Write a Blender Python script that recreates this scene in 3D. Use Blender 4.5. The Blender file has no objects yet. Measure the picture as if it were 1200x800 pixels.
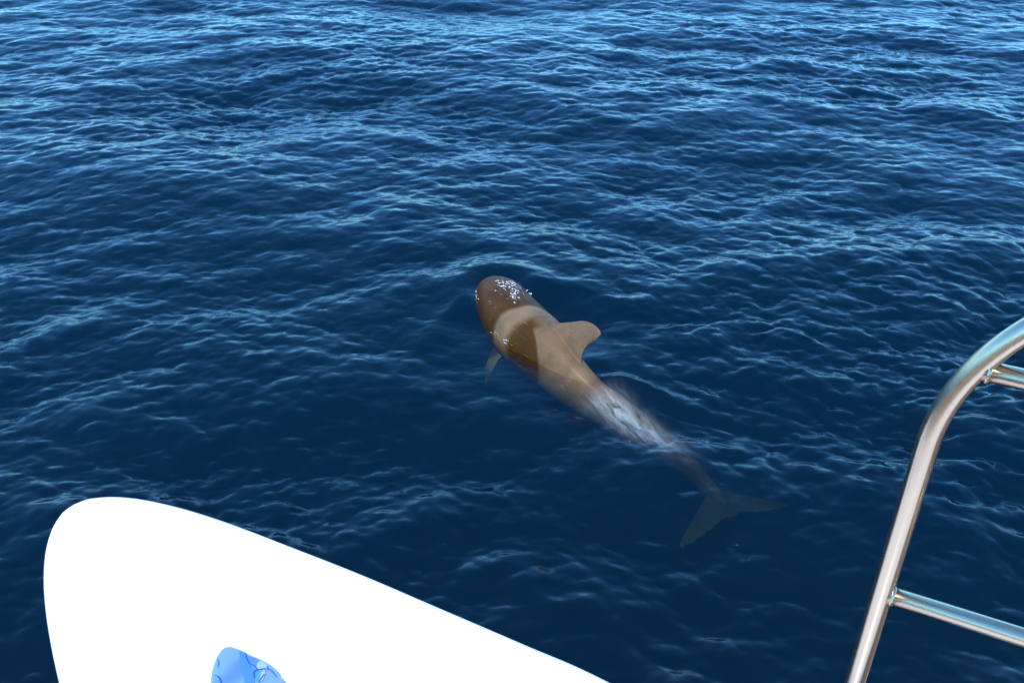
import bpy, bmesh, math, random
import numpy as np
from mathutils import Vector, Matrix

random.seed(7)
rng = np.random.default_rng(11)
scene = bpy.context.scene
C = scene.collection
R = math.radians

# ------------------------------------------------------------------ camera
CAM_H = 4.9                      # eye height above the sea, metres
PITCH = R(32.2)                  # looking down by 32 degrees
FPX = 1080.0                      # focal length in photo pixels (1200 wide)
cam_d = bpy.data.cameras.new('camera')
cam = bpy.data.objects.new('camera', cam_d)
C.objects.link(cam)
cam.location = (0, 0, CAM_H)
cam.rotation_euler = (R(90) - PITCH, 0, 0)
cam_d.sensor_width = 36
cam_d.lens = 36 * FPX / 1200
cam_d.clip_start = 0.05
cam_d.clip_end = 10000
scene.camera = cam

# ------------------------------------------------------------------ light
SUN_DIR = Vector((-0.22, -0.50, 0.84)).normalized()      # towards the sun
elev = math.asin(SUN_DIR.z)
azim = math.atan2(SUN_DIR.x, SUN_DIR.y)                   # clockwise from +Y
world = bpy.data.worlds.new('World')
scene.world = world
world.use_nodes = True
wn = world.node_tree
sky = wn.nodes.new('ShaderNodeTexSky')
sky.sky_type = 'NISHITA'
sky.sun_disc = False
sky.sun_elevation = elev
sky.sun_rotation = azim
sky.air_density = 1.0
sky.dust_density = 0.5
sky.ozone_density = 6.0
sky.altitude = 1500
bg = wn.nodes['Background']
bg.inputs['Strength'].default_value = 0.15
tint = wn.nodes.new('ShaderNodeMix')              # deep clear marine sky
tint.data_type = 'RGBA'
tint.blend_type = 'MULTIPLY'
tint.inputs[0].default_value = 1.0
tint.inputs[7].default_value = (0.53, 0.95, 1.12, 1)
wn.links.new(sky.outputs[0], tint.inputs[6])
wn.links.new(tint.outputs[2], bg.inputs['Color'])

sun_d = bpy.data.lights.new('sun', 'SUN')
sun_d.energy = 2.05
sun_d.angle = R(0.55)
sun_d.color = (1.0, 0.95, 0.87)
sun = bpy.data.objects.new('sun', sun_d)
C.objects.link(sun)
sun.location = SUN_DIR * 50
sun.rotation_euler = SUN_DIR.to_track_quat('Z', 'Y').to_euler()

scene.view_settings.view_transform = 'Standard'
scene.view_settings.look = 'None'
scene.view_settings.exposure = 1.5
scene.view_settings.gamma = 1.0
scene.cycles.volume_bounces = 0
scene.cycles.max_bounces = 5
scene.cycles.transparent_max_bounces = 12
scene.cycles.sample_clamp_indirect = 4.0
scene.cycles.sample_clamp_direct = 2.5
scene.cycles.caustics_reflective = False
scene.cycles.caustics_refractive = False

# ------------------------------------------------------------------ helpers
def pix(x, y, z):
    """photo pixel -> world point on the horizontal plane at height z"""
    X = (x - 600) / FPX
    v = (400 - y) / FPX
    r = Vector((X, math.cos(PITCH) + v * math.sin(PITCH), -math.sin(PITCH) + v * math.cos(PITCH)))
    t = (z - CAM_H) / r.z
    return Vector((r.x * t, r.y * t, z))

def mesh_obj(name, verts, faces, mat, parent=None, smooth=True):
    me = bpy.data.meshes.new(name)
    me.from_pydata([tuple(v) for v in verts], [], faces)
    me.validate()
    if smooth:
        me.polygons.foreach_set('use_smooth', [True] * len(me.polygons))
    me.materials.append(mat)
    o = bpy.data.objects.new(name, me)
    C.objects.link(o)
    if parent:
        o.parent = parent
    return o

def empty(name, loc):
    o = bpy.data.objects.new(name, None)
    C.objects.link(o)
    o.location = loc
    o.empty_display_size = 0.2
    return o

def tag(o, label=None, cat=None, group=None, kind=None):
    if label: o['label'] = label
    if cat: o['category'] = cat
    if group: o['group'] = group
    if kind: o['kind'] = kind
    return o

def new_mat(name):
    m = bpy.data.materials.new(name)
    m.use_nodes = True
    nt = m.node_tree
    return m, nt, nt.nodes['Principled BSDF']

def N(nt, t, **kw):
    n = nt.nodes.new(t)
    for k, v in kw.items():
        if k in n.inputs: n.inputs[k].default_value = v
        else: setattr(n, k, v)
    return n

def catmull(P, m):
    P = np.array(P, float)
    n = len(P)
    out = []
    for u in np.linspace(0, n - 1, m):
        i = min(int(u), n - 2)
        t = u - i
        p0 = P[max(i - 1, 0)] if i > 0 else 2 * P[0] - P[1]
        p1, p2 = P[i], P[i + 1]
        p3 = P[i + 2] if i + 2 < n else 2 * P[-1] - P[-2]
        out.append(0.5 * (2 * p1 + (p2 - p0) * t + (2 * p0 - 5 * p1 + 4 * p2 - p3) * t * t
                          + (3 * p1 - p0 - 3 * p2 + p3) * t ** 3))
    return np.array(out)

def loft(rings, cap=True):
    """closed rings (k x m x 3) -> verts, faces"""
    k, m = len(rings), len(rings[0])
    V = [p for r in rings for p in r]
    F = []
    for i in range(k - 1):
        for j in range(m):
            a, b = i * m + j, i * m + (j + 1) % m
            F.append((a, b, b + m, a + m))
    if cap:
        F.append(tuple(range(m))[::-1])
        F.append(tuple((k - 1) * m + j for j in range(m)))
    return V, F

def smoothstep(a, b, x):
    t = np.clip((x - a) / (b - a), 0, 1)
    return t * t * (3 - 2 * t)

# ------------------------------------------------------------------ whale spine (world)
# photo pixel of the body's middle, height of the middle, half width, half height
ST = [
    (582, 347, -0.05, 0.240, 0.22),
    (587, 355, -0.02, 0.270, 0.28),
    (599, 373, -0.01, 0.300, 0.31),
    (616, 392, -0.02, 0.300, 0.33),
    (642, 416, -0.05, 0.245, 0.33),
    (663, 441, -0.11, 0.180, 0.27),
    (695, 468, -0.20, 0.140, 0.205),
    (740, 496, -0.30, 0.110, 0.165),
    (786, 528, -0.40, 0.085, 0.125),
    (822, 562, -0.49, 0.062, 0.090),
    (850, 594, -0.58, 0.050, 0.060),
]
sp = []
for x, y, z, a, b in ST:
    p = pix(x, y, z)
    sp.append((p.x, p.y, p.z, a, b))
spine = catmull(sp, 141)
seg = np.r_[0, np.cumsum(np.linalg.norm(np.diff(spine[:, :3], axis=0), axis=1))]
WL = seg[-1]
ROLL = R(-8)

def frame(s):
    """spine point, tangent (towards tail), lateral (towards the whale's right), up, half width, half height"""
    v = np.array([np.interp(s, seg, spine[:, k]) for k in range(5)])
    e = 0.06
    a = np.array([np.interp(s - e, seg, spine[:, k]) for k in range(3)])
    b = np.array([np.interp(s + e, seg, spine[:, k]) for k in range(3)])
    t = b - a
    t /= np.linalg.norm(t)
    up = np.array([0, 0, 1.0])
    lat = np.cross(up, t)
    lat /= np.linalg.norm(lat)
    if lat[0] < 0: lat = -lat
    up = np.cross(t, lat)
    if up[2] < 0: up = -up
    c, sn = math.cos(ROLL), math.sin(ROLL)
    lat2 = c * lat + sn * up
    up2 = -sn * lat + c * up
    return v[:3], t, lat2, up2, v[3], v[4]

# ------------------------------------------------------------------ sea surface
def tile_field(L, n, kmin, kmax, mss, wind_deg, spread, seed):
    """periodic height field with equal slope variance per octave, plus choppy horizontal shift"""
    g = np.random.default_rng(seed)
    k1 = np.fft.fftfreq(n, L / n) * 2 * np.pi
    kx, ky = np.meshgrid(k1, k1, indexing='xy')
    k = np.hypot(kx, ky)
    k[0, 0] = 1
    w = R(wind_deg)
    cosd = (kx * math.cos(w) + ky * math.sin(w)) / k
    D = (0.10 + np.abs(cosd) ** spread)
    S = k ** -4.0 * D * smoothstep(kmin * 0.75, kmin * 1.25, k) * (1 - smoothstep(kmax * 0.75, kmax * 1.15, k))
    S[0, 0] = 0
    A = np.sqrt(S) * (g.standard_normal((n, n)) + 1j * g.standard_normal((n, n)))
    h = np.fft.ifft2(A).real
    # normalise to the wanted mean square slope
    F = np.fft.fft2(h)
    sx = np.fft.ifft2(1j * kx * F).real
    sy = np.fft.ifft2(1j * ky * F).real
    sc = math.sqrt(mss / (sx.var() + sy.var()))
    F *= sc
    h *= sc
    dx = np.fft.ifft2(1j * kx / k * F).real
    dy = np.fft.ifft2(1j * ky / k * F).real
    return L, n, h, dx, dy

def sample(T, X, Y):
    L, n, h, dx, dy = T
    u = (X / L * n) % n
    v = (Y / L * n) % n
    i0 = np.floor(u).astype(int) % n
    j0 = np.floor(v).astype(int) % n
    fu = u - np.floor(u)
    fv = v - np.floor(v)
    i1, j1 = (i0 + 1) % n, (j0 + 1) % n
    def b(q):
        return (q[j0, i0] * (1 - fu) + q[j0, i1] * fu) * (1 - fv) + (q[j1, i0] * (1 - fu) + q[j1, i1] * fu) * fv
    return b(h), b(dx), b(dy)

TAU = 2 * math.pi
T_SWELL = tile_field(71.0, 512, TAU / 9.0, TAU / 2.2, 0.0030, 83, 3, 21)
T_CHOP = tile_field(37.0, 1024, TAU / 2.2, TAU / 0.42, 0.0080, 94, 2.0, 5)
T_RIP = tile_field(11.3, 1024, TAU / 0.42, TAU / 0.07, 0.0190, 84, 1.2, 9)

def axis_pos(dense_lo, dense_hi, step_fn, far):
    q = [dense_lo]
    while q[-1] < dense_hi:
        q.append(q[-1] + step_fn(q[-1]))
    d = step_fn(q[-1])
    while q[-1] < far:
        d *= 1.16
        q.append(q[-1] + d)
    d = step_fn(q[0])
    lo = [dense_lo]
    while lo[-1] > -far:
        d *= 1.16
        lo.append(lo[-1] - d)
    return np.array(lo[::-1][:-1] + q)

xs = axis_pos(-15.0, 15.0, lambda x: 0.021 + 0.018 * float(smoothstep(2.5, 11.0, abs(x))), 4000)
ys = axis_pos(3.0, 27.0, lambda y: 0.019 + 0.035 * float(smoothstep(6.0, 22.0, y)), 4000)
GX, GY = np.meshgrid(xs, ys)
nx, ny = len(xs), len(ys)
# fade each band out where the grid is too coarse to carry it
cell = np.maximum(np.gradient(xs)[None, :], np.gradient(ys)[:, None])
f_rip = 1 - smoothstep(0.06, 0.16, cell)
f_chop = 1 - smoothstep(0.25, 0.9, cell)
f_sw = 1 - smoothstep(1.2, 3.5, cell)

# position relative to the whale: s back from the snout, d sideways (+ = its right)
head = pix(*ST[0][:2], 0.0)
tailp = pix(700, 468, 0.0)
axis = Vector((tailp.x - head.x, tailp.y - head.y)).normalized()
latv = Vector((-axis.y, axis.x))
if latv.x < 0: latv = -latv
# curved axis: nearest spine point by s
S0 = (GX - head.x) * axis.x + (GY - head.y) * axis.y
D0 = (GX - head.x) * latv.x + (GY - head.y) * latv.y
sp_s = (spine[:, 0] - head.x) * axis.x + (spine[:, 1] - head.y) * axis.y
sp_d = (spine[:, 0] - head.x) * latv.x + (spine[:, 1] - head.y) * latv.y
D = D0 - np.interp(S0, sp_s, sp_d)
hw = np.interp(S0, sp_s, spine[:, 3])
along = smoothstep(-0.7, 0.1, S0) * (1 - smoothstep(1.4, 2.1, S0))
near = along * np.exp(-(np.maximum(np.abs(D) - hw, 0) / 0.60) ** 2)
calm = 1 - 0.66 * near
hS, xS, yS = sample(T_SWELL, GX, GY)
hC, xC, yC = sample(T_CHOP, GX, GY)
hR, xR, yR = sample(T_RIP, GX, GY)
# gusts: the fine chop is stronger in some patches than others
gust_a, _, _ = sample(tile_field(53.0, 256, TAU / 13, TAU / 3.0, 1.0, 60, 0.2, 33), GX, GY)
gust = 1.0 + 0.22 * np.clip(gust_a / gust_a[:50].std(), -2, 2)
gust = np.clip(gust, 0.6, 1.5)
tz = pix(800, 560, 0.0)                            # water stirred by the beating tail
lee = 1.0 + 0.40 * (1 - smoothstep(6.0, 10.0, GY)) + 0.25 * np.exp(-(((GX - tz.x) / 1.1) ** 2 + ((GY - tz.y) / 0.9) ** 2)) + 0.25 * smoothstep(0.3, 2.5, GX) * (1 - smoothstep(7, 10, GY))
hR, xR, yR = (q * f_rip * gust * calm * lee for q in (hR, xR, yR))
hC, xC, yC = (q * f_chop * (0.5 + 0.5 * gust) * calm * lee for q in (hC, xC, yC))
hS, xS, yS = (q * f_sw * (0.6 + 0.4 * calm) for q in (hS, xS, yS))
Z = hS + hC + hR
CH = 1.0
PX = GX - CH * (xS + xC + xR)
PY = GY - CH * (yS + yC + yR)
# water pushed up round the head, a crest trailing off each shoulder, hollows behind them
aD = np.abs(D)
wob = 1.0 + 0.35 * np.clip(sample(T_CHOP, GX * 0.8 + 5, GY * 0.8)[0] / T_CHOP[2].std(), -2, 2)
aD = aD + 0.05 * (wob - 1)
rn = np.hypot(S0 + 0.02, D)
Z += 0.065 * np.exp(-((rn - 0.42) / 0.20) ** 2) * (1 - smoothstep(0.0, 0.8, S0))
crest = 0.42 + 0.95 * np.maximum(S0, 0) ** 0.85
wid = 0.17 + 0.10 * np.maximum(S0, 0)
Z += (0.25 + 0.75 * smoothstep(-0.1, 0.1, D)) * wob * 0.085 * np.exp(-((aD - crest) / wid) ** 2) * smoothstep(-0.3, 0.25, S0) * np.exp(-np.maximum(S0, 0) / 1.15)
Z -= (0.035 + 0.055 * smoothstep(-0.1, 0.1, D)) * np.exp(-((aD - hw - 0.14) / (0.20 + 0.12 * np.maximum(S0, 0))) ** 2) * smoothstep(0.0, 0.5, S0) * (1 - smoothstep(0.9, 1.7, S0))
# little wave thrown off the tail stock on the whale's right
wa_, wb_ = pix(704, 440, 0.0), pix(800, 476, 0.0)
wl = Vector((wb_.x - wa_.x, wb_.y - wa_.y)); WLn = wl.length; wl.normalize()
wsx = (GX - wa_.x) * wl.x + (GY - wa_.y) * wl.y
wdx = -(GX - wa_.x) * wl.y + (GY - wa_.y) * wl.x - 0.10 * np.sin(np.clip(wsx / WLn, 0, 1) * math.pi)
Z += 0.045 * np.exp(-(wdx / 0.08) ** 2) * smoothstep(-0.1, 0.15, wsx) * (1 - smoothstep(0.6 * WLn, WLn * 1.1, wsx))
# thin sheet of water running over the tail stock
fa_, fb_ = pix(702, 457, 0.0), pix(822, 550, 0.0)
fl = Vector((fb_.x - fa_.x, fb_.y - fa_.y)); FL = fl.length; fl.normalize()
fs = (GX - fa_.x) * fl.x + (GY - fa_.y) * fl.y
fd = -(GX - fa_.x) * fl.y + (GY - fa_.y) * fl.x
foam = np.exp(-(fd / (0.15 - 0.05 * np.clip(fs / FL, 0, 1))) ** 2) * smoothstep(-0.15, 0.12, fs) * (1 - smoothstep(0.35 * FL, FL, fs)) * 0.62
foam = np.clip(foam, 0, 1)

nv = nx * ny
co = np.empty((nv, 3), np.float32)
co[:, 0] = PX.ravel(); co[:, 1] = PY.ravel(); co[:, 2] = Z.ravel()
idx = np.arange(nv).reshape(ny, nx)
quads = np.stack([idx[:-1, :-1], idx[:-1, 1:], idx[1:, 1:], idx[1:, :-1]], -1).reshape(-1, 4)
# closed water body: skirt and flat bottom
bd = np.concatenate([idx[0, :], idx[1:, -1], idx[-1, -2::-1], idx[-2:0:-1, 0]])
low = co[bd].copy(); low[:, 2] = -60
co = np.concatenate([co, low])
nb = len(bd)
li = nv + np.arange(nb)
skirt = np.stack([bd, li, np.roll(li, -1), np.roll(bd, -1)], -1)
quads = np.concatenate([quads, skirt])
nq = len(quads)
me = bpy.data.meshes.new('sea')
me.vertices.add(len(co)); me.vertices.foreach_set('co', co.ravel())
me.loops.add(nq * 4 + nb)
me.loops.foreach_set('vertex_index', np.concatenate([quads.ravel(), li[::-1]]).astype(np.int32))
me.polygons.add(nq + 1)
me.polygons.foreach_set('loop_start', np.r_[np.arange(nq) * 4, nq * 4].astype(np.int32))
sm = np.ones(nq + 1, bool); sm[nq - nb:] = False
me.update(calc_edges=True)
me.polygons.foreach_set('use_smooth', sm)
at = me.attributes.new('foam', 'FLOAT', 'POINT')
at.data.foreach_set('value', np.r_[foam.ravel(), np.zeros(nb)].astype(np.float32))
sea = bpy.data.objects.new('sea', me)
C.objects.link(sea)
tag(sea, 'dark blue rippled open sea', 'sea', kind='structure')

m, nt, pb = new_mat('sea_water')
nt.nodes.remove(pb)
out = nt.nodes['Material Output']
bmp = N(nt, 'ShaderNodeBump', Strength=1.0, Distance=0.002)
nz = N(nt, 'ShaderNodeTexNoise', Scale=22.0, Detail=3.0, Roughness=0.55)
tc = N(nt, 'ShaderNodeTexCoord')
mp = N(nt, 'ShaderNodeMapping')
mp.inputs['Scale'].default_value = (0.7, 1.3, 1)
nt.links.new(tc.outputs['Object'], mp.inputs['Vector'])
nt.links.new(mp.outputs[0], nz.inputs['Vector'])
nt.links.new(nz.outputs['Fac'], bmp.inputs['Height'])
fr = N(nt, 'ShaderNodeFresnel', IOR=1.333)
gl = N(nt, 'ShaderNodeBsdfGlossy', Roughness=0.05)
tr = N(nt, 'ShaderNodeBsdfTransparent')
for q in (fr, gl): nt.links.new(bmp.outputs[0], q.inputs['Normal'])
mx = N(nt, 'ShaderNodeMixShader')
nt.links.new(fr.outputs[0], mx.inputs[0]); nt.links.new(tr.outputs[0], mx.inputs[1]); nt.links.new(gl.outputs[0], mx.inputs[2])
df = N(nt, 'ShaderNodeBsdfDiffuse'); df.inputs['Color'].default_value = (0.50, 0.58, 0.60, 1)
fa = N(nt, 'ShaderNodeAttribute', attribute_name='foam')
fn = N(nt, 'ShaderNodeTexNoise', Scale=1.0, Detail=6.0, Roughness=0.65)
fm = N(nt, 'ShaderNodeMapping', vector_type='TEXTURE')
fm.inputs['Rotation'].default_value = (0, 0, math.atan2(axis.y, axis.x))
fm.inputs['Scale'].default_value = (0.30, 0.075, 0.2)
fn.inputs['Distortion'].default_value = 1.2
nt.links.new(tc.outputs['Object'], fm.inputs['Vector']); nt.links.new(fm.outputs[0], fn.inputs['Vector'])
ma = N(nt, 'ShaderNodeMapRange'); ma.inputs['From Min'].default_value = 0.30; ma.inputs['From Max'].default_value = 0.78
nt.links.new(fn.outputs['Fac'], ma.inputs['Value'])
mu = N(nt, 'ShaderNodeMath', operation='MULTIPLY')
nt.links.new(fa.outputs['Fac'], mu.inputs[0]); nt.links.new(ma.outputs[0], mu.inputs[1])
mx2 = N(nt, 'ShaderNodeMixShader')
nt.links.new(mu.outputs[0], mx2.inputs[0]); nt.links.new(mx.outputs[0], mx2.inputs[1]); nt.links.new(df.outputs[0], mx2.inputs[2])
nt.links.new(mx2.outputs[0], out.inputs['Surface'])
vs = N(nt, 'ShaderNodeVolumeScatter', Density=0.80, Anisotropy=0.0)
vs.inputs['Color'].default_value = (0.001, 0.082, 0.235, 1)
va = N(nt, 'ShaderNodeVolumeAbsorption', Density=2.15)
va.inputs['Color'].default_value = (0.10, 0.38, 0.38, 1)
ad = N(nt, 'ShaderNodeAddShader')
nt.links.new(vs.outputs[0], ad.inputs[0]); nt.links.new(va.outputs[0], ad.inputs[1])
nt.links.new(ad.outputs[0], out.inputs['Volume'])
me.materials.append(m)

# ------------------------------------------------------------------ boat deck underfoot (the rail and board stand on it)
DECK_Z = CAM_H - 1.335
m_gel, nt, pb = new_mat('gelcoat')
pb.inputs['Base Color'].default_value = (0.78, 0.78, 0.77, 1)
pb.inputs['Roughness'].default_value = 0.3
m_teak, nt, pb = new_mat('teak_deck')
tc = N(nt, 'ShaderNodeTexCoord')
wv = N(nt, 'ShaderNodeTexWave', Scale=5.2, Distortion=0.0)
wv.bands_direction = 'Y'
rp = N(nt, 'ShaderNodeValToRGB')
rp.color_ramp.elements[0].position, rp.color_ramp.elements[0].color = 0.03, (0.02, 0.018, 0.015, 1)
rp.color_ramp.elements[1].position, rp.color_ramp.elements[1].color = 0.08, (0.17, 0.115, 0.07, 1)
nt.links.new(tc.outputs['Object'], wv.inputs['Vector']); nt.links.new(wv.outputs['Fac'], rp.inputs['Fac'])
nt.links.new(rp.outputs[0], pb.inputs['Base Color'])
pb.inputs['Roughness'].default_value = 0.6
def boat_deck():
    # plan of the deck edge, rounded corners, hull side sloping in to the waterline
    ed = [(-3.2, -3.0), (-3.2, 0.35), (-3.0, 0.70), (-2.6, 0.88), (0.0, 0.92), (2.6, 0.92), (3.6, 0.82), (3.9, 0.45), (3.9, -3.0)]
    lv = [(DECK_Z - 0.06, 0.10), (DECK_Z - 0.015, 0.03), (DECK_Z, 0.0)]
    V, F = [], []
    cx, cy = 0.3, -1.2
    rings = []
    for z, inset in [(-0.5, 0.55), (0.6, 0.30), (DECK_Z - 0.30, 0.06), (DECK_Z - 0.03, 0.0), (DECK_Z - 0.004, 0.012), (DECK_Z, 0.04)]:
        r = []
        for x, y in ed:
            v = Vector((x - cx, y - cy)); l = v.length
            v *= (l - inset) / l
            r.append((cx + v.x, cy + v.y, z))
        rings.append(r)
    V, F = loft(rings)
    o = mesh_obj('boat_deck', V, F, m_gel, smooth=False)
    o.data.materials.append(m_teak)
    o.data.polygons[len(F) - 1].material_index = 1
    tag(o, kind='structure')
boat_deck()

# ------------------------------------------------------------------ paddleboard
BA = R(-42.0)
bd_ = Vector((math.cos(BA), math.sin(BA)))
bn_ = Vector((-bd_.y, bd_.x))
BOARD_TOP = CAM_H - 1.205
nose = bd_ * -1.5290 + bn_ * 0.4282
W = [(0, 0), (0.003, 0.018), (0.011, 0.034), (0.038, 0.064), (0.087, 0.098), (0.157, 0.133), (0.240, 0.166), (0.325, 0.194),
     (0.419, 0.221), (0.56, 0.261), (0.712, 0.299), (0.873, 0.339), (1.013, 0.372), (1.3, 0.412), (1.6, 0.422), (1.9, 0.415), (2.3, 0.38), (2.7, 0.32),
     (3.0, 0.255), (3.15, 0.20), (3.21, 0.13), (3.22, 0.06), (3.222, 0.0)]
Wa = np.array(W)
def board_w(s):
    return float(np.interp(s, Wa[:, 0], Wa[:, 1]))
TH = 0.13
board = empty('paddleboard', (nose.x, nose.y, BOARD_TOP - TH))
board.rotation_euler = (0, 0, BA)
tag(board, 'glossy white paddleboard nose overhanging the boat edge, blue pad on its deck', 'paddleboard')
m_board, nt, pb = new_mat('white_board_gloss')
pb.inputs['Base Color'].default_value = (0.86, 0.86, 0.86, 1)
pb.inputs['Roughness'].default_value = 0.22
pb.inputs['Coat Weight'].default_value = 0.3
nz = N(nt, 'ShaderNodeTexNoise', Scale=2.0, Detail=5.0)
mr = N(nt, 'ShaderNodeMapRange'); mr.inputs['To Min'].default_value = 0.18; mr.inputs['To Max'].default_value = 0.34
nt.links.new(nz.outputs['Fac'], mr.inputs['Value']); nt.links.new(mr.outputs[0], pb.inputs['Roughness'])
dense = catmull(W, 140)
right = [(p[0], max(p[1], 0)) for p in dense]
plan = [(s, w) for s, w in right] + [(s, -w) for s, w in right[::-1][1:-1]]
rings = []
# rounded rail: section levels (height fraction, inset)
for zf, ins in [(0.0, 0.075), (0.03, 0.045), (0.12, 0.02), (0.30, 0.004), (0.50, 0.0), (0.72, 0.0), (0.88, 0.003), (0.96, 0.010), (0.99, 0.020), (1.0, 0.032)]:
    r = []
    for s, w in plan:
        # move towards a point on the centre line, so the nose rounds off too
        c = Vector((min(max(s, 0.42), 2.85), 0))
        v = Vector((s, w)) - c
        l = max(v.length, 1e-6)
        q = c + v * max((l - ins) / l, 0.05)
        r.append((q.x, q.y, zf * TH))
    rings.append(r)
V, F = loft(rings)
mesh_obj('board_body', V, F, m_board, board)

# blue printed pad on the deck
def to_board(px, py, z=BOARD_TOP):
    p = pix(px, py, z)
    q = Vector((p.x, p.y)) - nose
    return Vector((q.dot(bd_), q.dot(bn_)))
pad_px = [(247.5, 800), (249, 790), (252, 779), (256, 770), (261, 763), (267.5, 760), (275, 761), (290, 768), (305, 774.5), (316, 781), (325, 789), (333, 800)]
pp = [to_board(*q) for q in pad_px]
# carry on past the picture's edge to a leaf-shaped pad
l_end, r_end = pp[0], pp[-1]
ext_r = [r_end + Vector((0.05, 0.012)), r_end + Vector((0.13, 0.02)), r_end + Vector((0.22, 0.0)), r_end + Vector((0.30, -0.05))]
ext_l = [l_end + Vector((0.30, 0.0)), l_end + Vector((0.2, -0.03)), l_end + Vector((0.10, -0.035)), l_end + Vector((0.04, -0.022))]
loop = catmull([tuple(q) for q in pp + ext_r + ext_l] + [tuple(pp[0])], 120)[:-1]
m_pad, nt, pb = new_mat('blue_print')
tc = N(nt, 'ShaderNodeTexCoord')
wv = N(nt, 'ShaderNodeTexWave', Scale=3.2, Distortion=3.5, Detail=2.0)
wv.inputs['Detail Scale'].default_value = 1.3
rp = N(nt, 'ShaderNodeValToRGB')
e = rp.color_ramp.elements
e[0].position, e[0].color = 0.0, (0.08, 0.18, 0.58, 1)
e[1].position, e[1].color = 1.0, (0.16, 0.27, 0.58, 1)
x = rp.color_ramp.elements.new(0.30); x.color = (0.13, 0.25, 0.58, 1)
nt.links.new(tc.outputs['Object'], wv.inputs['Vector']); nt.links.new(wv.outputs['Fac'], rp.inputs['Fac'])
nt.links.new(rp.outputs[0], pb.inputs['Base Color'])
pb.inputs['Roughness'].default_value = 0.4
cen = loop.mean(axis=0)
rings = []
for z, k in [(-0.002, 1.0), (0.003, 1.0), (0.006, 0.985), (0.0065, 0.96)]:
    rings.append([(cen[0] + (q[0] - cen[0]) * k, cen[1] + (q[1] - cen[1]) * k, TH + z) for q in loop])
V, F = loft(rings)
pad = mesh_obj('deck_pad', V, F, m_pad, board)
pad['label'] = 'leaf-shaped blue printed pad with dark sketched lines'
def flat_mat(name, col):
    m, nt, pb = new_mat(name)
    pb.inputs['Base Color'].default_value = (*col, 1)
    pb.inputs['Roughness'].default_value = 0.4
    return m
m_line = flat_mat('dark_blue_ink', (0.02, 0.09, 0.25))
m_mid = flat_mat('mid_blue_ink', (0.05, 0.18, 0.60))
m_pale = flat_mat('pale_blue_ink', (0.25, 0.36, 0.58))
m_teal = flat_mat('teal_ink', (0.06, 0.22, 0.36))
PZ = TH + 0.0065
def ribbon(name, pts, w0, mat, z, parent=pad):
    P = catmull([tuple(to_board(*q)) for q in pts], max(24, len(pts) * 8))
    n = len(P)
    V, F = [], []
    for i in range(n):
        t = P[min(i + 1, n - 1)] - P[max(i - 1, 0)]
        t /= np.linalg.norm(t)
        nrm = np.array([-t[1], t[0]])
        w = w0 * (0.35 + 0.65 * math.sin(math.pi * (0.08 + 0.84 * i / (n - 1)))) / 2
        V += [(*(P[i] + nrm * w), PZ + z), (*(P[i] - nrm * w), PZ + z)]
    for i in range(n - 1):
        F.append((2 * i, 2 * i + 1, 2 * i + 3, 2 * i + 2))
    return mesh_obj(name, V, F, mat, parent)
def patch(name, pts, mat, z):
    P = catmull([tuple(to_board(*q)) for q in pts + pts[:1]], 48)[:-1]
    V = [(*q, PZ + z) for q in P]
    return mesh_obj(name, V, [tuple(range(len(V)))], mat, pad)
patch('print_patch', [(281, 765), (288, 768.5), (292, 780), (297, 790), (299, 801), (300, 825), (288, 825), (287, 800), (284, 784)], m_mid, 0.0010)
patch('print_patch', [(301, 784), (305, 777.5), (314, 782.5), (312, 786), (303, 787)], m_pale, 0.0010)
patch('print_patch', [(300, 789), (306, 790), (308, 795), (304, 802), (300, 799)], m_teal, 0.0012)
patch('print_patch', [(307, 791), (310, 788.5), (312, 792), (308, 801), (305, 800)], m_pale, 0.0016)
ribbon('print_line', [(288, 768), (290, 775), (293, 780.5), (299, 784), (303.5, 788), (310, 787), (317, 788.5), (321, 792), (325, 797)], 0.0016, m_line, 0.0022)
ribbon('print_line', [(299, 798), (298.5, 791), (302, 788.5), (304, 788)], 0.0026, m_line, 0.0026)
ribbon('print_line', [(304, 803), (308, 797), (311, 793)], 0.0024, m_line, 0.0022)
ribbon('print_line', [(252, 794.5), (256, 796), (259, 800), (260, 806)], 0.0018, m_line, 0.0022)
ribbon('print_line', [(255.5, 776), (257, 780), (255.5, 786)], 0.0016, m_mid, 0.0022)
ribbon('print_line', [(314, 784), (314.5, 786.5), (314, 788)], 0.0010, m_line, 0.0024)
# pale rim of the pad
rim = [(247.9, 802), (249.5, 790), (252.5, 779.5), (256.5, 771), (261.5, 764), (267.5, 761), (275, 762), (290, 769), (305, 775.6), (315.5, 782), (324.5, 790), (332, 801)]
ribbon('pad_rim', rim, 0.0016, m_pale, 0.0004)

# ------------------------------------------------------------------ boat railing
m_steel, nt, pb = new_mat('polished_stainless_steel')
pb.inputs['Base Color'].default_value = (0.53, 0.405, 0.29, 1)
pb.inputs['Metallic'].default_value = 1.0
pb.inputs['Roughness'].default_value = 0.2
tc = N(nt, 'ShaderNodeTexCoord')
nz = N(nt, 'ShaderNodeTexNoise', Scale=55.0, Detail=6.0, Roughness=0.7)
mr = N(nt, 'ShaderNodeMapRange'); mr.inputs['To Min'].default_value = 0.16; mr.inputs['To Max'].default_value = 0.34
nt.links.new(tc.outputs['Object'], nz.inputs['Vector'])
nt.links.new(nz.outputs['Fac'], mr.inputs['Value']); nt.links.new(mr.outputs[0], pb.inputs['Roughness'])
bp = N(nt, 'ShaderNodeBump', Strength=0.15, Distance=0.0006)
nt.links.new(nz.outputs['Fac'], bp.inputs['Height']); nt.links.new(bp.outputs[0], pb.inputs['Normal'])

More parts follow.
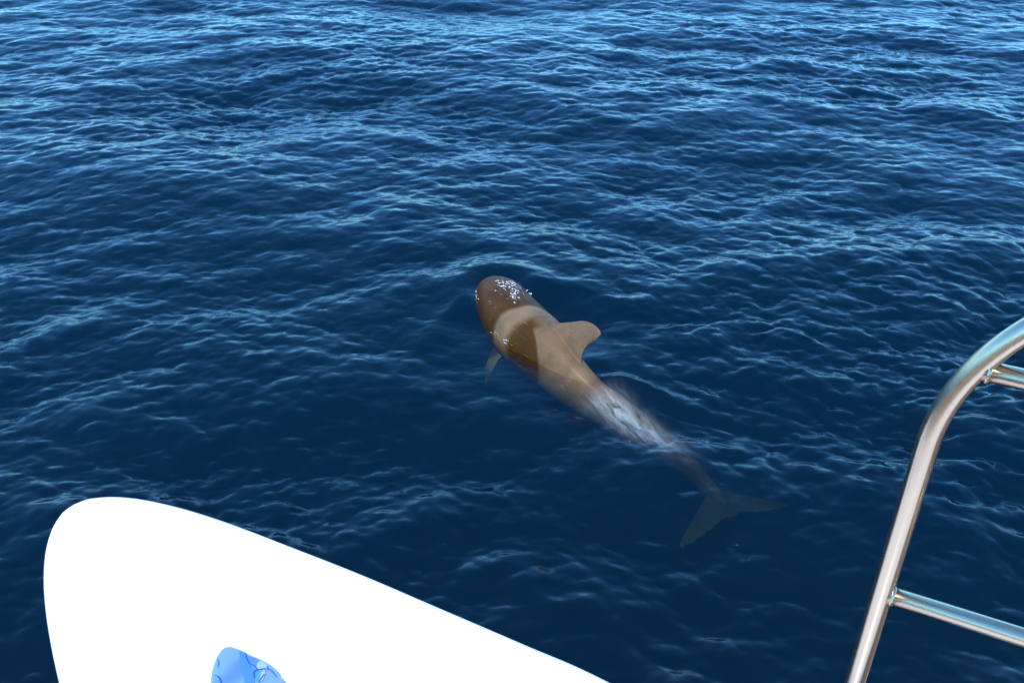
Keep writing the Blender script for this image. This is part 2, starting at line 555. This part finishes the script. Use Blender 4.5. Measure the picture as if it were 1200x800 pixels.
RD = Vector((0.8999, -0.4362, 0)).normalized()       # the rail runs off to the right and slightly aft
RB = Vector((0.470, 0.820, 0))
rail = empty('boat_railing', (RB.x, RB.y, DECK_Z))
tag(rail, 'polished stainless steel tube railing with curved corner and crossbars', 'railing')

def tube(name, pts, r, parent, res=24, mat=None):
    P = np.array(pts, float)
    n = len(P)
    rings = []
    prev = None
    for i in range(n):
        t = Vector(P[min(i + 1, n - 1)] - P[max(i - 1, 0)]).normalized()
        if prev is None:
            a = t.orthogonal().normalized()
        else:
            a = (prev - t * prev.dot(t)).normalized()
        prev = a
        b = t.cross(a)
        rr = r[i] if hasattr(r, '__len__') else r
        rings.append([tuple(Vector(P[i]) + (a * math.cos(q) + b * math.sin(q)) * rr) for q in np.linspace(0, TAU, res, endpoint=False)])
    V, F = loft(rings)
    o = mesh_obj(name, V, F, mat or m_steel, parent)
    return o

RT = 0.0130
def rp_(u, z):                                    # rail-plane point: u along the rail, z relative to the camera height
    return (RD.x * u, RD.y * u, CAM_H + z - DECK_Z)
path = [rp_(0, -1.335), rp_(0, -1.1), rp_(0, -0.85)]
BR = 0.275
zb, ztop = -0.655, -0.655 + BR
path += [rp_(BR * (1 - math.cos(a)), zb + BR * math.sin(a)) for a in np.linspace(0, math.pi / 2, 28)]
path += [rp_(BR + 0.3, ztop), rp_(2.2, ztop)]
hand = tube('handrail', path, RT, rail)
for z, u0 in ((-0.892, 0.0), (-0.544, BR * (1 - math.cos(math.asin((-0.544 - zb) / BR))))):
    bar = tube('crossbar', [rp_(u0 + 0.004, z), rp_(u0 + 0.5, z), rp_(2.0, z)], 0.0114, rail)
    # fillet of weld where it meets the upright
    tube('weld_bead', [rp_(u0 + RT * 0.80 + k * 0.0006, z) for k in (0, 2, 5, 8)], [0.0150, 0.0145, 0.0132, 0.0123], bar)
tube('handrail_leg', [rp_(2.0, -1.335), rp_(2.0, ztop)], RT, rail)
tube('base_flange', [rp_(0, -1.335), rp_(0, -1.328), rp_(0, -1.323)], [0.032, 0.032, 0.026], rail)
tube('base_flange', [rp_(2.0, -1.335), rp_(2.0, -1.328), rp_(2.0, -1.323)], [0.032, 0.032, 0.026], rail)

# ------------------------------------------------------------------ whale
def add(V, F, V2, F2):
    k = len(V)
    V += [tuple(v) for v in V2]
    F += [tuple(i + k for i in f) for f in F2]

wV, wF = [], []
rings = []
M = 40
def body_ring(p, lat, up, a, b):
    r = []
    for q in np.linspace(0, TAU, M, endpoint=False):
        cx, sz = math.cos(q), math.sin(q)
        ex = 2.15
        X = math.copysign(abs(cx) ** (2 / ex), cx)
        Zz = math.copysign(abs(sz) ** (2 / ex), sz)
        r.append(p + lat * a * X + up * b * Zz)
    return r
# round melon in front of the first station
p0, t0, l0, u0, a0, b0 = frame(0.0)
for k in range(9):
    ph = math.pi / 2 * (k + 0.6) / 9.6
    r = math.sin(ph) ** 0.85
    rings.append(body_ring(p0 - t0 * 0.17 * math.cos(ph) + u0 * (0.02 * math.cos(ph)), l0, u0, a0 * r, b0 * r))
for s in np.linspace(0, WL, 90):
    p, t, l, u, a, b = frame(s)
    rings.append(body_ring(p, l, u, a, b))
V, F = loft(rings)
add(wV, wF, V, F)

def fin_loft(sections):
    """sections: (leading edge point, trailing edge point, thickness vector)"""
    rings = []
    for le, te, th in sections:
        r = []
        for q in np.linspace(0, TAU, 28, endpoint=False):
            u = 0.5 - 0.5 * math.cos(q)
            w = math.sin(q)
            # blunt front, fine rear
            r.append(le + (te - le) * u + th * w * (0.62 + 0.55 * (0.5 - u)))
        rings.append(r)
    return loft(rings)

# dorsal fin: long base, low, hooked back
def at_s(q):                                        # spine arc length at distance q along the straight axis
    return float(np.interp(q, sp_s, seg))
def back(q):
    p, t, l, u, a, b = frame(at_s(q))
    return p + u * b
pf, tf, lfn, uf, _, _ = frame(at_s(1.40))
ax3 = np.array([axis.x, axis.y, 0.0])
secs = []
for h, a, b, th in [(-0.10, 0.98, 1.66, 0.085), (-0.02, 1.07, 1.58, 0.062), (0.04, 1.11, 1.545, 0.050), (0.09, 1.15, 1.535, 0.043), (0.13, 1.185, 1.545, 0.039),
                    (0.17, 1.225, 1.575, 0.037), (0.205, 1.265, 1.61, 0.035), (0.232, 1.30, 1.63, 0.032), (0.254, 1.345, 1.635, 0.029), (0.27, 1.40, 1.62, 0.025), (0.28, 1.46, 1.585, 0.020)]:
    w = max(0.0, 1 - max(h, 0) / 0.25)
    b0_ = back(1.38)
    pts = []
    for q in (a + 0.07, b + 0.07):
        g = back(q)
        base = b0_ + ax3 * (q - 1.38)
        base = base * (1 - w) + g * w
        pts.append(base + uf * h + lfn * 0.55 * max(h, 0))
    secs.append((pts[0], pts[1], lfn * th))
V, F = fin_loft(secs)
add(wV, wF, V, F)

# flippers
def flipper(side):
    p, t, l, u, a, b = frame(at_s(0.66))
    o = p + l * side * a * 0.55 - u * b * 0.72
    secs = []
    for k, (d, back, ch, th) in enumerate([(-0.05, -0.02, 0.20, 0.035), (0.05, 0.02, 0.19, 0.032), (0.12, 0.07, 0.17, 0.028), (0.18, 0.13, 0.15, 0.024), (0.23, 0.20, 0.12, 0.020), (0.27, 0.27, 0.08, 0.016), (0.29, 0.31, 0.05, 0.012)]):
        le = o + l * side * d + t * (back - ch * 0.5) - u * (0.75 * max(d, 0))
        te = le + t * ch
        secs.append((le, te, u * th))
    return fin_loft(secs)
for side in (-1, 1):
    V, F = flipper(side)
    add(wV, wF, V, F)

# flukes
p, t, l, u, a, b = frame(WL - 0.02)
th0 = np.array([0, 0, 1.0])
lf = np.array([latv.x, latv.y, 0.0])
tb = np.array([axis.x, axis.y, -0.12])
for side, k in ((-1, 1.0), (1, 0.92)):
    secs = []
    for d, le_b, te_b, th in [(-0.05, -0.22, 0.15, 0.035), (0.04, -0.19, 0.12, 0.033), (0.14, -0.12, 0.14, 0.027), (0.27, -0.04, 0.18, 0.022), (0.41, 0.05, 0.21, 0.017), (0.53, 0.13, 0.225, 0.013), (0.60, 0.18, 0.23, 0.009)]:
        base = p + lf * side * d * k - th0 * (0.05 * d)
        secs.append((base + tb * le_b, base + tb * te_b, th0 * th))
    V, F = fin_loft(secs)
    add(wV, wF, V, F)

me = bpy.data.meshes.new('whale_rough')
me.from_pydata(wV, [], wF)
bm = bmesh.new(); bm.from_mesh(me); bmesh.ops.recalc_face_normals(bm, faces=bm.faces); bm.to_mesh(me); bm.free()
tmp = bpy.data.objects.new('whale_rough', me)
C.objects.link(tmp)
rm = tmp.modifiers.new('r', 'REMESH'); rm.mode = 'VOXEL'; rm.voxel_size = 0.0082
smo = tmp.modifiers.new('s', 'SMOOTH'); smo.factor = 0.5; smo.iterations = 14
dg = bpy.context.evaluated_depsgraph_get()
wm = bpy.data.meshes.new_from_object(tmp.evaluated_get(dg))
bpy.data.objects.remove(tmp)
wm.name = 'pilot_whale'
whale = bpy.data.objects.new('pilot_whale', wm)
C.objects.link(whale)
tag(whale, 'brown pilot whale swimming just under the surface with hooked dorsal fin out', 'whale')
wm.polygons.foreach_set('use_smooth', [True] * len(wm.polygons))
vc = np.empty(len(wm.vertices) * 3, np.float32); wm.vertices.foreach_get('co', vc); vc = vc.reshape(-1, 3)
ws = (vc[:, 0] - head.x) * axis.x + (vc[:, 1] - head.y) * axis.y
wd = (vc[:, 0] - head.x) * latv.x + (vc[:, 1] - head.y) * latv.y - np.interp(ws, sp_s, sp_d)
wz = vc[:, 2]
# paler shoulder and fin markings, with sky sheen and flank shade painted into skin
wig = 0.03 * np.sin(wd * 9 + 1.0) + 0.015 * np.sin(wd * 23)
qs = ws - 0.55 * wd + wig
shoulder_sheen = smoothstep(0.79, 0.86, qs) * (1 - smoothstep(1.00, 1.12, qs)) * smoothstep(-0.46, -0.36, wd)
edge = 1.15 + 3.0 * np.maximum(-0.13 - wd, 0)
saddle_sheen = smoothstep(-0.04, 0.05, ws - edge + 0.6 * wig) * (1 - smoothstep(2.1, 2.6, ws))
saddle_sheen = np.maximum(saddle_sheen, smoothstep(0.8, 1.1, ws) * smoothstep(-0.12, 0.0, wd) * (1 - smoothstep(2.1, 2.6, ws)))
pale = np.clip(np.maximum(np.maximum(shoulder_sheen, 0.72 * saddle_sheen), 0.4 * smoothstep(2.9, 3.2, ws)), 0, 1).astype(np.float32)
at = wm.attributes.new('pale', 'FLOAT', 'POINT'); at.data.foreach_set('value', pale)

m, nt, pb = new_mat('whale_skin')
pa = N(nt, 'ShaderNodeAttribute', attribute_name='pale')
tc = N(nt, 'ShaderNodeTexCoord')
n1 = N(nt, 'ShaderNodeTexNoise', Scale=5.0, Detail=6.0, Roughness=0.6)
n2 = N(nt, 'ShaderNodeTexNoise', Scale=38.0, Detail=4.0, Roughness=0.6)
for q in (n1, n2): nt.links.new(tc.outputs['Object'], q.inputs['Vector'])
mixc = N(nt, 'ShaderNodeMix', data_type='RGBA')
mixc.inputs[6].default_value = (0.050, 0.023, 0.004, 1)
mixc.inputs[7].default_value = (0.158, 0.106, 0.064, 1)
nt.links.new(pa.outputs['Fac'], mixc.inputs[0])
var = N(nt, 'ShaderNodeMapRange'); var.inputs['To Min'].default_value = 0.35; var.inputs['To Max'].default_value = 1.6
nt.links.new(n1.outputs['Fac'], var.inputs['Value'])
vm = N(nt, 'ShaderNodeVectorMath', operation='SCALE')
n3 = N(nt, 'ShaderNodeTexNoise', Scale=1.0, Detail=3.0, Roughness=0.6)
m3 = N(nt, 'ShaderNodeMapping', vector_type='TEXTURE')
m3.inputs['Rotation'].default_value = (0, 0, math.atan2(axis.y, axis.x) + 0.25)
m3.inputs['Scale'].default_value = (0.25, 0.018, 0.03)
nt.links.new(tc.outputs['Object'], m3.inputs['Vector']); nt.links.new(m3.outputs[0], n3.inputs['Vector'])
r3 = N(nt, 'ShaderNodeMapRange'); r3.inputs['From Min'].default_value = 0.60; r3.inputs['From Max'].default_value = 0.72
r3.inputs['To Max'].default_value = 0.35
nt.links.new(n3.outputs['Fac'], r3.inputs['Value'])
mx3 = N(nt, 'ShaderNodeMix', data_type='RGBA')
mx3.inputs[7].default_value = (0.24, 0.19, 0.14, 1)
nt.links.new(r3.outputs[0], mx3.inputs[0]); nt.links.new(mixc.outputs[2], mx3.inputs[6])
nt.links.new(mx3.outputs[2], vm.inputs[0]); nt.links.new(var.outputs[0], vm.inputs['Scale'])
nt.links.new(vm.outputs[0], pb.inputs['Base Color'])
pb.inputs['Roughness'].default_value = 0.48
pb.inputs['Coat Roughness'].default_value = 0.24
# under water the wet skin has next to no gloss: its index is close to the water's
geo = N(nt, 'ShaderNodeNewGeometry')
sep = N(nt, 'ShaderNodeSeparateXYZ')
nt.links.new(geo.outputs['Position'], sep.inputs[0])
for sock, hi in (('Coat Weight', 0.03), ('Specular IOR Level', 0.07)):
    wet = N(nt, 'ShaderNodeMapRange')
    wet.inputs['From Min'].default_value = -0.06; wet.inputs['From Max'].default_value = 0.04
    wet.inputs['To Min'].default_value = 0.0; wet.inputs['To Max'].default_value = hi
    nt.links.new(sep.outputs['Z'], wet.inputs['Value']); nt.links.new(wet.outputs[0], pb.inputs[sock])
bp = N(nt, 'ShaderNodeBump', Strength=0.35, Distance=0.006)
nt.links.new(n2.outputs['Fac'], bp.inputs['Height']); nt.links.new(bp.outputs[0], pb.inputs['Normal'])
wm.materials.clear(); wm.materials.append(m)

# ------------------------------------------------------------------ spray breaking over the head
from mathutils.bvhtree import BVHTree
bvh = BVHTree.FromPolygons([Vector(v) for v in vc], [tuple(p.vertices) for p in wm.polygons])
m_drop, nt, pb = new_mat('white_spray')
pb.inputs['Base Color'].default_value = (0.85, 0.87, 0.88, 1)
pb.inputs['Roughness'].default_value = 0.25
base = bmesh.new(); bmesh.ops.create_icosphere(base, subdivisions=1, radius=1.0)
bvv = [v.co.copy() for v in base.verts]; bff = [tuple(v.index for v in f.verts) for f in base.faces]
base.free()
sV, sF = [], []
def fleck(c, r, nrm=None, stretch=1.0):
    M3 = Matrix.Rotation(random.uniform(0, 6.28), 3, 'Z') @ Matrix.Rotation(random.uniform(-0.6, 0.6), 3, 'X')
    sx, sy, sz = random.uniform(0.6, 1.5) * stretch, random.uniform(0.6, 1.3), random.uniform(0.4, 0.9)
    k = len(sV)
    for v in bvv:
        j = 1 + random.uniform(-0.3, 0.3)
        q = M3 @ Vector((v.x * sx * j, v.y * sy * j, v.z * sz * j))
        sV.append(tuple(c + q * r))
    sF.extend(tuple(a + k for a in f) for f in bff)
def on_skin(px, py, z):
    """a drop lying on the skin below the given point"""
    p = pix(px, py, z)
    o = Vector((0, 0, CAM_H))
    hit = bvh.ray_cast(o, (p - o).normalized())
    return hit[0], hit[1]
for cx, cy, sx, sy, n, r0 in [(590, 333, 3, 4, 35, 0.005), (599, 338, 5, 5, 70, 0.005), (603, 348, 2.5, 4, 35, 0.005), (608, 340, 2.5, 4, 25, 0.005), (597, 331, 5, 1.5, 30, 0.005),
                              (557, 346, 2, 5, 40, 0.005), (583, 393, 3, 3, 8, 0.005), (595, 399, 3, 3, 10, 0.005)]:
    for _ in range(n):
        h, nn = on_skin(random.gauss(cx, sx), random.gauss(cy, sy), 0.2)
        if h is None: continue
        if random.random() < 0.75:
            fleck(h + nn * random.uniform(0.0, 0.012), min(0.20 * r0 + random.expovariate(1 / (0.25 * r0)), 0.010), stretch=random.uniform(1, 2.6))
        else:                                       # a torn thread of water running over the skin
            dv = Vector((random.gauss(0, 1), random.gauss(0, 1), 0)).normalized()
            q, rr = h.copy(), random.uniform(0.25, 0.7) * r0
            for _k in range(random.randint(4, 14)):
                dv = (dv + 0.35 * Vector((random.gauss(0, 1), random.gauss(0, 1), 0))).normalized()
                q = q + dv * rr * 1.2
                near_ = bvh.find_nearest(q)
                if near_[0] is None: break
                q = near_[0]
                fleck(q + near_[1] * rr * 0.4, rr * random.uniform(0.6, 1.2), stretch=1.4)
# water thrown up beside the brow, and by the right of the head
for cx, cy, z, sx, sy, n in [(619, 344, 0.08, 3, 1.0, 24), (612, 341, 0.12, 3, 2, 30)]:
    for _ in range(n):
        fleck(pix(random.gauss(cx, sx), random.gauss(cy, sy), z + random.uniform(-0.03, 0.04)), min(0.0015 + random.expovariate(1 / 0.0022), 0.009))
spray = mesh_obj('water_spray', sV, sF, m_drop)
tag(spray, 'white drops of spray splashing over the whale head', 'spray', kind='stuff')
